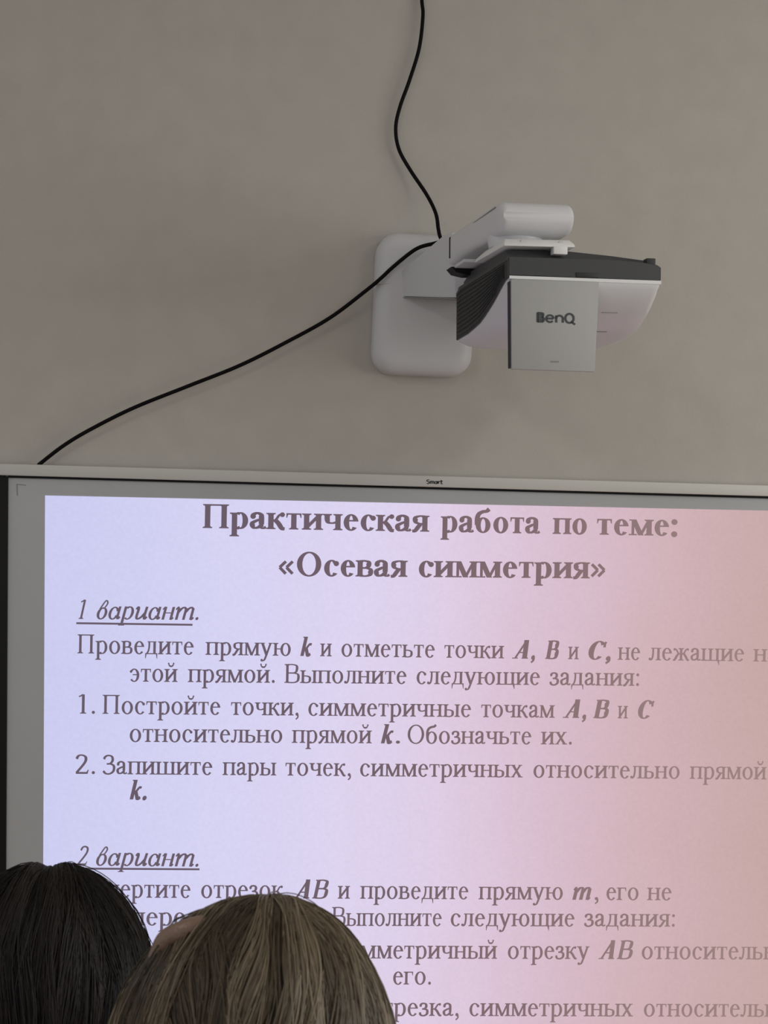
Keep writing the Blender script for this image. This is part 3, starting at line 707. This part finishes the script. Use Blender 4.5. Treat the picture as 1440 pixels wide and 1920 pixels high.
def seated(head, rot, s):
    """joints of a seated figure looking towards +y; head = centre of the skull"""
    J, E = {}, []
    def j(n_, x, y, z, r): J[n_] = (x, y, z, r)
    hz = head.z; t = hz - 0.16                                  # shoulder line below the skull
    j('pelvis', 0, 0.00, 0.56, 0.115); j('waist', 0, 0.0, 0.56 + (t - 0.56) * 0.45, (0.125, 0.09)); j('chest', 0, -0.005, t - 0.09, (0.14, 0.095))
    j('neck', 0, -0.005, t + 0.02, 0.05); j('nape', 0, 0.0, hz - 0.07, 0.05); j('skull', 0, 0.010, hz, (0.070, 0.082)); j('crown', 0, 0.008, hz + 0.05, (0.055, 0.065))
    E += [('pelvis', 'waist'), ('waist', 'chest'), ('chest', 'neck'), ('neck', 'nape'), ('nape', 'skull'), ('skull', 'crown')]
    for q, c_ in ((-1, 'l'), (1, 'r')):
        j('sh' + c_, q * 0.155, 0, t - 0.03, 0.05); j('el' + c_, q * 0.205, 0.08, t - 0.27, 0.038); j('wr' + c_, q * 0.13, 0.27, 0.665, 0.026); j('pa' + c_, q * 0.12, 0.325, 0.655, (0.034, 0.014))
        E += [('chest', 'sh' + c_), ('sh' + c_, 'el' + c_), ('el' + c_, 'wr' + c_), ('wr' + c_, 'pa' + c_)]
        for f in range(4):
            L = (0.066, 0.076, 0.071, 0.055)[f]; x0 = q * (0.145 - 0.019 * f) 
            j('k%d%s' % (f, c_), x0, 0.362, 0.652, 0.0105); j('m%d%s' % (f, c_), x0, 0.362 + L * .55, 0.645, 0.009); j('t%d%s' % (f, c_), x0, 0.362 + L, 0.628, 0.0075)
            E += [('pa' + c_, 'k%d%s' % (f, c_)), ('k%d%s' % (f, c_), 'm%d%s' % (f, c_)), ('m%d%s' % (f, c_), 't%d%s' % (f, c_))]
        j('th' + c_, q * 0.085, 0.315, 0.648, 0.0115); j('tt' + c_, q * 0.068, 0.352, 0.640, 0.009); E += [('wr' + c_, 'th' + c_), ('th' + c_, 'tt' + c_)]
        j('hip' + c_, q * 0.09, 0.03, 0.535, 0.085); j('kn' + c_, q * 0.105, 0.40, 0.530, 0.060); j('an' + c_, q * 0.105, 0.37, 0.105, 0.038); j('he' + c_, q * 0.105, 0.36, 0.048, 0.036); j('to' + c_, q * 0.115, 0.52, 0.034, 0.030)
        E += [('pelvis', 'hip' + c_), ('hip' + c_, 'kn' + c_), ('kn' + c_, 'an' + c_), ('an' + c_, 'he' + c_), ('he' + c_, 'to' + c_)]
        j('ear' + c_, q * 0.080, 0.012, hz - 0.010, 0.012); E += [('skull', 'ear' + c_)]
    j('nose', 0, 0.112, hz - 0.018, 0.010); j('chin', 0, 0.080, hz - 0.090, 0.026); E += [('skull', 'nose'), ('skull', 'chin')]
    ca, sa = math.cos(rot), math.sin(rot)
    out = {}
    for n_, (x, y, z, r) in J.items():
        w = 0.0 if z > t + 0.0 else 1.0                          # the head keeps looking at the board
        a = rot * w
        out[n_] = (x * math.cos(a) - y * math.sin(a), x * math.sin(a) + y * math.cos(a), z, r)
    return out, E, t
def hair_mesh(name, c, rx, ry, rz, count, length, off, seed, seg=18, thick=0.00050, parting=0.0, tilt=0.8, spread=0.25, wave=0.07, relief=0.012, lumps=()):
    """strands flow from the crown over the skull and hang; c, radii in metres, local to the person"""
    rg = np.random.default_rng(seed)
    V, F, T = [], [], []
    px = off
    # under-layer: solid cap, grooved into locks
    nu, nv = 96, 34
    ph = np.linspace(0, 2 * np.pi, nu, endpoint=False)
    def surf(az, t, k=1.0, tilt=tilt):
        """t in quarter turns away from the crown, which leans forward by `tilt`; below the brow line hair hangs"""
        th = t * np.pi / 2
        ux = np.sin(th) * np.cos(az); uy = np.sin(th) * np.sin(az); uz = np.cos(th)
        vy = uy * np.cos(tilt) + uz * np.sin(tilt); vz = -uy * np.sin(tilt) + uz * np.cos(tilt)
        hang = vz < 0
        hor = np.sqrt(ux ** 2 + vy ** 2) + 1e-6
        tuck = np.where(hang, 1.0 - 0.14 * np.minimum(1, -vz) ** 1.5, 1.0)
        sx = np.where(hang, ux / hor, ux) * tuck; sy = np.where(hang, vy / hor, vy) * tuck
        sz = np.where(hang, vz * (length / rz), vz)
        dome = np.stack([rx * sx * k + px * (1 - np.minimum(1, np.abs(sx))), ry * sy * k, rz * sz * np.where(hang, 1.0, k)], -1)
        if parting:
            dome[..., 2] -= parting * np.exp(-((dome[..., 0] - px) / (0.09 * rx)) ** 2) * (dome[..., 2] > rz * 0.5)
        for (lx, ly, lz, lr, la) in lumps:
            dd = (dome[..., 0] - lx) ** 2 + (dome[..., 1] - ly) ** 2 + (dome[..., 2] - lz) ** 2
            g = la * np.exp(-dd / lr ** 2)
            nrm = dome / np.array([rx, ry, rz]) ** 2
            nrm = nrm / np.maximum(np.linalg.norm(nrm, axis=-1, keepdims=True), 1e-6)
            dome = dome + nrm * g[..., None]
        return dome
    tmax = 1.93
    # the face side stays open below the fringe
    for iv in range(nv + 1):
        t = tmax * iv / nv
        az = ph
        groove = 1.0 - 0.022 - 0.010 * np.abs(np.sin(az * 11 + 2.0 * np.sin(az * 3 + iv * .09))) * min(1, t * 2)
        P = surf(az, np.full(nu, t), groove)
        front = (P[:, 1] > ry * 0.35) & (P[:, 2] < rz * 0.25)
        P[front, 1] = ry * 0.35
        V.append(P)
    V = [np.concatenate(V)]
    for iv in range(nv):
        a = iv * nu + np.arange(nu); b = iv * nu + (np.arange(nu) + 1) % nu
        F.append(np.stack([a, b, b + nu, a + nu], -1))
    nb = (nv + 1) * nu
    T.append(np.full(nb, 0.04))
    # strands
    az0 = rg.uniform(0, 2 * np.pi, count)
    keep = ~((np.sin(az0) > 0.5) & (rg.uniform(0, 1, count) < 0.85))
    az0 = az0[keep]; m = len(az0)
    t0 = rg.uniform(0.03, 1.15, m); t1 = np.minimum(tmax, t0 + rg.uniform(0.7, 1.7, m))
    ncl = 58
    cl = (np.arange(ncl) + rg.uniform(0.1, 0.9, ncl)) * 2 * np.pi / ncl; near = cl[np.argmin(np.abs(((az0[:, None] - cl[None] + np.pi) % (2 * np.pi)) - np.pi), 1)]
    dcl = ((near - az0 + np.pi) % (2 * np.pi)) - np.pi
    s = np.linspace(0, 1, seg)[None, :]
    t = t0[:, None] + (t1 - t0)[:, None] * s
    clt = rg.uniform(0, 2 * np.pi, ncl)[np.searchsorted(cl, near).clip(0, ncl - 1)]
    clw = 2.2 * np.sin(3 * az0 + 1.0) + 1.3 * np.sin(7 * az0 + seed)
    az = az0[:, None] + dcl[:, None] * (0.15 + 0.5 * s) + wave * np.sin(t * 4.2 + clw[:, None]) + 0.5 * wave * np.sin(t * 9.5 + 2 * clw[:, None]) + 0.022 * np.sin(t * 7 + rg.uniform(0, 6, m)[:, None]) * rg.uniform(0, 1, m)[:, None]
    depth = rg.uniform(-0.018, 0.012, m); depth += relief * np.sin(clt * 3)
    fly = rg.uniform(0, 1, m) < 0.02
    k = 1.0 + depth[:, None] * np.minimum(1, t * 1.6) + np.where(fly, rg.uniform(0.01, 0.05, m), 0)[:, None] * np.sin(np.pi * s)
    k = k + relief * np.sin(t * 5.5 + 5 * clt[:, None]) * np.minimum(1, t)
    tl = tilt - rg.uniform(0, spread, m)[:, None]
    P = surf(az, t, k, tl)                                            # m, seg, 3
    front = (P[..., 1] > ry * 0.36) & (P[..., 2] < rz * 0.25)
    P[..., 1] = np.where(front, ry * 0.36, P[..., 1])
    d = np.gradient(P, axis=1); d /= np.maximum(np.linalg.norm(d, axis=-1, keepdims=True), 1e-9)
    n1 = np.cross(d, np.array([0.3, 1.0, 0.2])); n1 /= np.maximum(np.linalg.norm(n1, axis=-1, keepdims=True), 1e-9)
    n2 = np.cross(d, n1)
    r = (thick * rg.uniform(0.7, 1.5, m))[:, None, None] * (1 - 0.75 * s[..., None] ** 3)
    tubes = np.stack([P + r * (n1 * math.cos(a) + n2 * math.sin(a)) for a in (0, 2.0944, 4.1888)], 2)   # m, seg, 3, 3
    V.append(tubes.reshape(-1, 3))
    base = nb + (np.arange(m)[:, None, None] * seg + np.arange(seg - 1)[None, :, None]) * 3
    q = np.arange(3)[None, None, :]; q2 = (q + 1) % 3
    F.append(np.stack([base + q, base + q2, base + 3 + q2, base + 3 + q], -1).reshape(-1, 4))
    tone = 0.46 + 0.36 * np.sin(clt * 2 + 1) + rg.normal(0, 0.15, m)
    T.append(np.repeat(np.clip(tone, 0, 1), seg * 3))
    V = np.concatenate(V) + np.array(c); F = np.concatenate(F); T = np.concatenate(T)
    me = bpy.data.meshes.new(name)
    me.vertices.add(len(V)); me.vertices.foreach_set('co', V.ravel())
    me.loops.add(F.size); me.loops.foreach_set('vertex_index', F.ravel().astype(np.int32))
    me.polygons.add(len(F)); me.polygons.foreach_set('loop_start', (np.arange(len(F)) * 4).astype(np.int32))
    me.polygons.foreach_set('use_smooth', np.ones(len(F), dtype=bool))
    at = me.attributes.new('strand_tone', 'FLOAT', 'POINT'); at.data.foreach_set('value', T.astype(np.float32))
    me.update(); me.validate()
    return me
def hair_mat(name, stops, rough, spec):
    m = bpy.data.materials.new(name); m.use_nodes = True
    nt = m.node_tree; b = nt.nodes['Principled BSDF']
    a = nt.nodes.new('ShaderNodeAttribute'); a.attribute_name = 'strand_tone'
    r = nt.nodes.new('ShaderNodeValToRGB'); cr = r.color_ramp
    while len(cr.elements) < len(stops): cr.elements.new(0.5)
    for e, (p, c_) in zip(cr.elements, stops): e.position = p; e.color = (*c_, 1)
    nt.links.new(a.outputs['Fac'], r.inputs['Fac']); nt.links.new(r.outputs['Color'], b.inputs['Base Color'])
    b.inputs['Roughness'].default_value = rough; b.inputs['Specular IOR Level'].default_value = spec
    return m
M_blonde = hair_mat('dark_blonde_hair', [(0.0, (0.040, 0.028, 0.016)), (0.45, (0.095, 0.069, 0.041)), (1.0, (0.25, 0.198, 0.132))], 0.45, 0.35)
M_brown = hair_mat('dark_brown_hair', [(0.0, (0.005, 0.0045, 0.0045)), (0.5, (0.009, 0.0075, 0.007)), (1.0, (0.021, 0.016, 0.0135))], 0.5, 0.22)

M_roll = mat('reddish_brown_hair', (0.17, 0.105, 0.072), 0.4, 0.5, 250, 0.25)

def person(label, head, rot, shirt, hair, hm):
    root = empty('person', (head.x, head.y, 0.0))
    tag(root, label, 'person')
    J, E, t = seated(Vector((0, 0, head.z)), rot, 1.0)
    bme = skin_mesh('body', J, E)
    link('body', bme, M_skin, root, True)
    # clothes: each grown out from the stretch of body it covers
    def worn(face_c):
        best = (9, None, 0)
        for a_, b_ in E:
            A, B = Vector(J[a_][:3]), Vector(J[b_][:3]); AB = B - A
            u = max(0.0, min(1.0, (face_c - A).dot(AB) / AB.length_squared)); d_ = (A + AB * u - face_c).length
            if d_ < best[0]: best = (d_, (a_, b_), u)
        (a_, b_), u = best[1], best[2]
        if a_ == 'pelvis' and b_ == 'waist': return 'sweater' if u > 0.25 else 'trousers'
        if (a_, b_) == ('waist', 'chest') or b_[:2] == 'sh' or a_[:2] == 'sh': return 'sweater'
        if a_ == 'chest': return 'sweater' if u < 0.75 else None
        if a_[:2] == 'el': return 'sweater' if u < 0.85 else None
        if a_[:2] == 'hi' or b_[:2] == 'hi' or (a_[:2] == 'kn' and u < 0.95): return 'trousers'
        if a_[:2] in ('kn', 'an', 'he'): return 'shoe' if (a_[:2] != 'an' or u > 0.1) else 'trousers'
        return None
    kinds = [worn(p.center) for p in bme.polygons]
    for nm_, m_, g_ in (('trousers', M_trouser, 0.006), ('sweater', shirt, 0.010), ('shoe', M_trouser, 0.006)):
        for side in ((-1, 1) if nm_ == 'shoe' else (0,)):
            fs = [p for p, k_ in zip(bme.polygons, kinds) if k_ == nm_ and (not side or (p.center - Vector(J['kn' + ('l' if side < 0 else 'r')][:3])).length < (p.center - Vector(J['kn' + ('r' if side < 0 else 'l')][:3])).length)]
            ids = sorted({v for p in fs for v in p.vertices}); mp = {v: n_ for n_, v in enumerate(ids)}
            cm = bpy.data.meshes.new(nm_)
            cm.from_pydata([bme.vertices[v].co + bme.vertices[v].normal * g_ for v in ids], [], [[mp[v] for v in p.vertices] for p in fs]); cm.update()
            link(nm_, cm, m_, root, True)
    for q in (-1, 1):
        bm_ = bmesh.new(); bmesh.ops.create_uvsphere(bm_, u_segments=16, v_segments=10, radius=0.012, matrix=Matrix.Translation((q * 0.031, 0.083, head.z + 0.004)))
        from_bm('eye', bm_, M_eye, root, True)
    link('hair', hair, hm, root)
    return root
def chair(loc, rot, label):
    r = empty('school_chair', loc); r.rotation_euler = (0, 0, rot)
    tag(r, label, 'chair')
    box('seat', -0.19, 0.19, -0.17, 0.20, 0.425, 0.440, M_chair, r, 0.005)
    box('backrest', -0.18, 0.18, -0.225, -0.210, 0.62, 0.80, M_chair, r, 0.005)
    for sx in (-0.17, 0.17):
        for y in (-0.17, 0.17):
            bm_ = bmesh.new(); add_tube(bm_, [Vector((sx, y * 1.1, 0.0)), Vector((sx, y, 0.425))], 0.011, 10); from_bm('leg', bm_, M_metal, r, True)
        bm_ = bmesh.new(); add_tube(bm_, catmull([Vector((sx, -0.17, 0.42)), Vector((sx, -0.205, 0.52)), Vector((sx, -0.208, 0.78))], 5), 0.010, 10); from_bm('back_post', bm_, M_metal, r, True)
    return r

BX = Vector((0.0225, -2.3538, 1.2761)); DX = Vector((-0.1765, -1.8327, 1.1273))
hb = hair_mesh('hair', (0, 0, BX.z), 0.0974, 0.112, 0.1226, 13000, 0.24, 0.010, 3, tilt=0.75, spread=0.5, wave=0.09, relief=0.014, lumps=((-0.048, 0.0, 0.106, 0.013, 0.004), (-0.020, 0.0, 0.120, 0.014, 0.003)))
hd = hair_mesh('hair', (0, 0, DX.z), 0.1168, 0.125, 0.1634, 12000, 0.30, 0.0, 5, parting=0.006, tilt=0.7, spread=0.6, wave=0.05, relief=0.008)
pb = person('person with dark blonde hair sitting in front of the slide, seen from behind', BX, -0.75, M_shirt2, hb, M_blonde)
# rolled lock at the upper left of the head
bm = bmesh.new()
add_tube(bm, catmull([Vector((-0.0640, -0.002, BX.z + 0.084)), Vector((-0.0580, -0.008, BX.z + 0.0990)), Vector((-0.047, -0.012, BX.z + 0.1060)), Vector((-0.035, -0.008, BX.z + 0.1080)), Vector((-0.022, 0.008, BX.z + 0.104))], 8), 0.0074, 12)
o = from_bm('hair_roll', bm, M_roll, pb, True); o['label'] = 'rolled reddish brown lock'
person('person with long dark brown parted hair beside the whiteboard edge, seen from behind', DX, 0.0, M_shirt, hd, M_brown)
chair((BX.x, BX.y, 0), -0.75, 'plywood chair under the person with dark blonde hair')
chair((DX.x, DX.y, 0), 0.0, 'plywood chair under the person with dark brown hair')
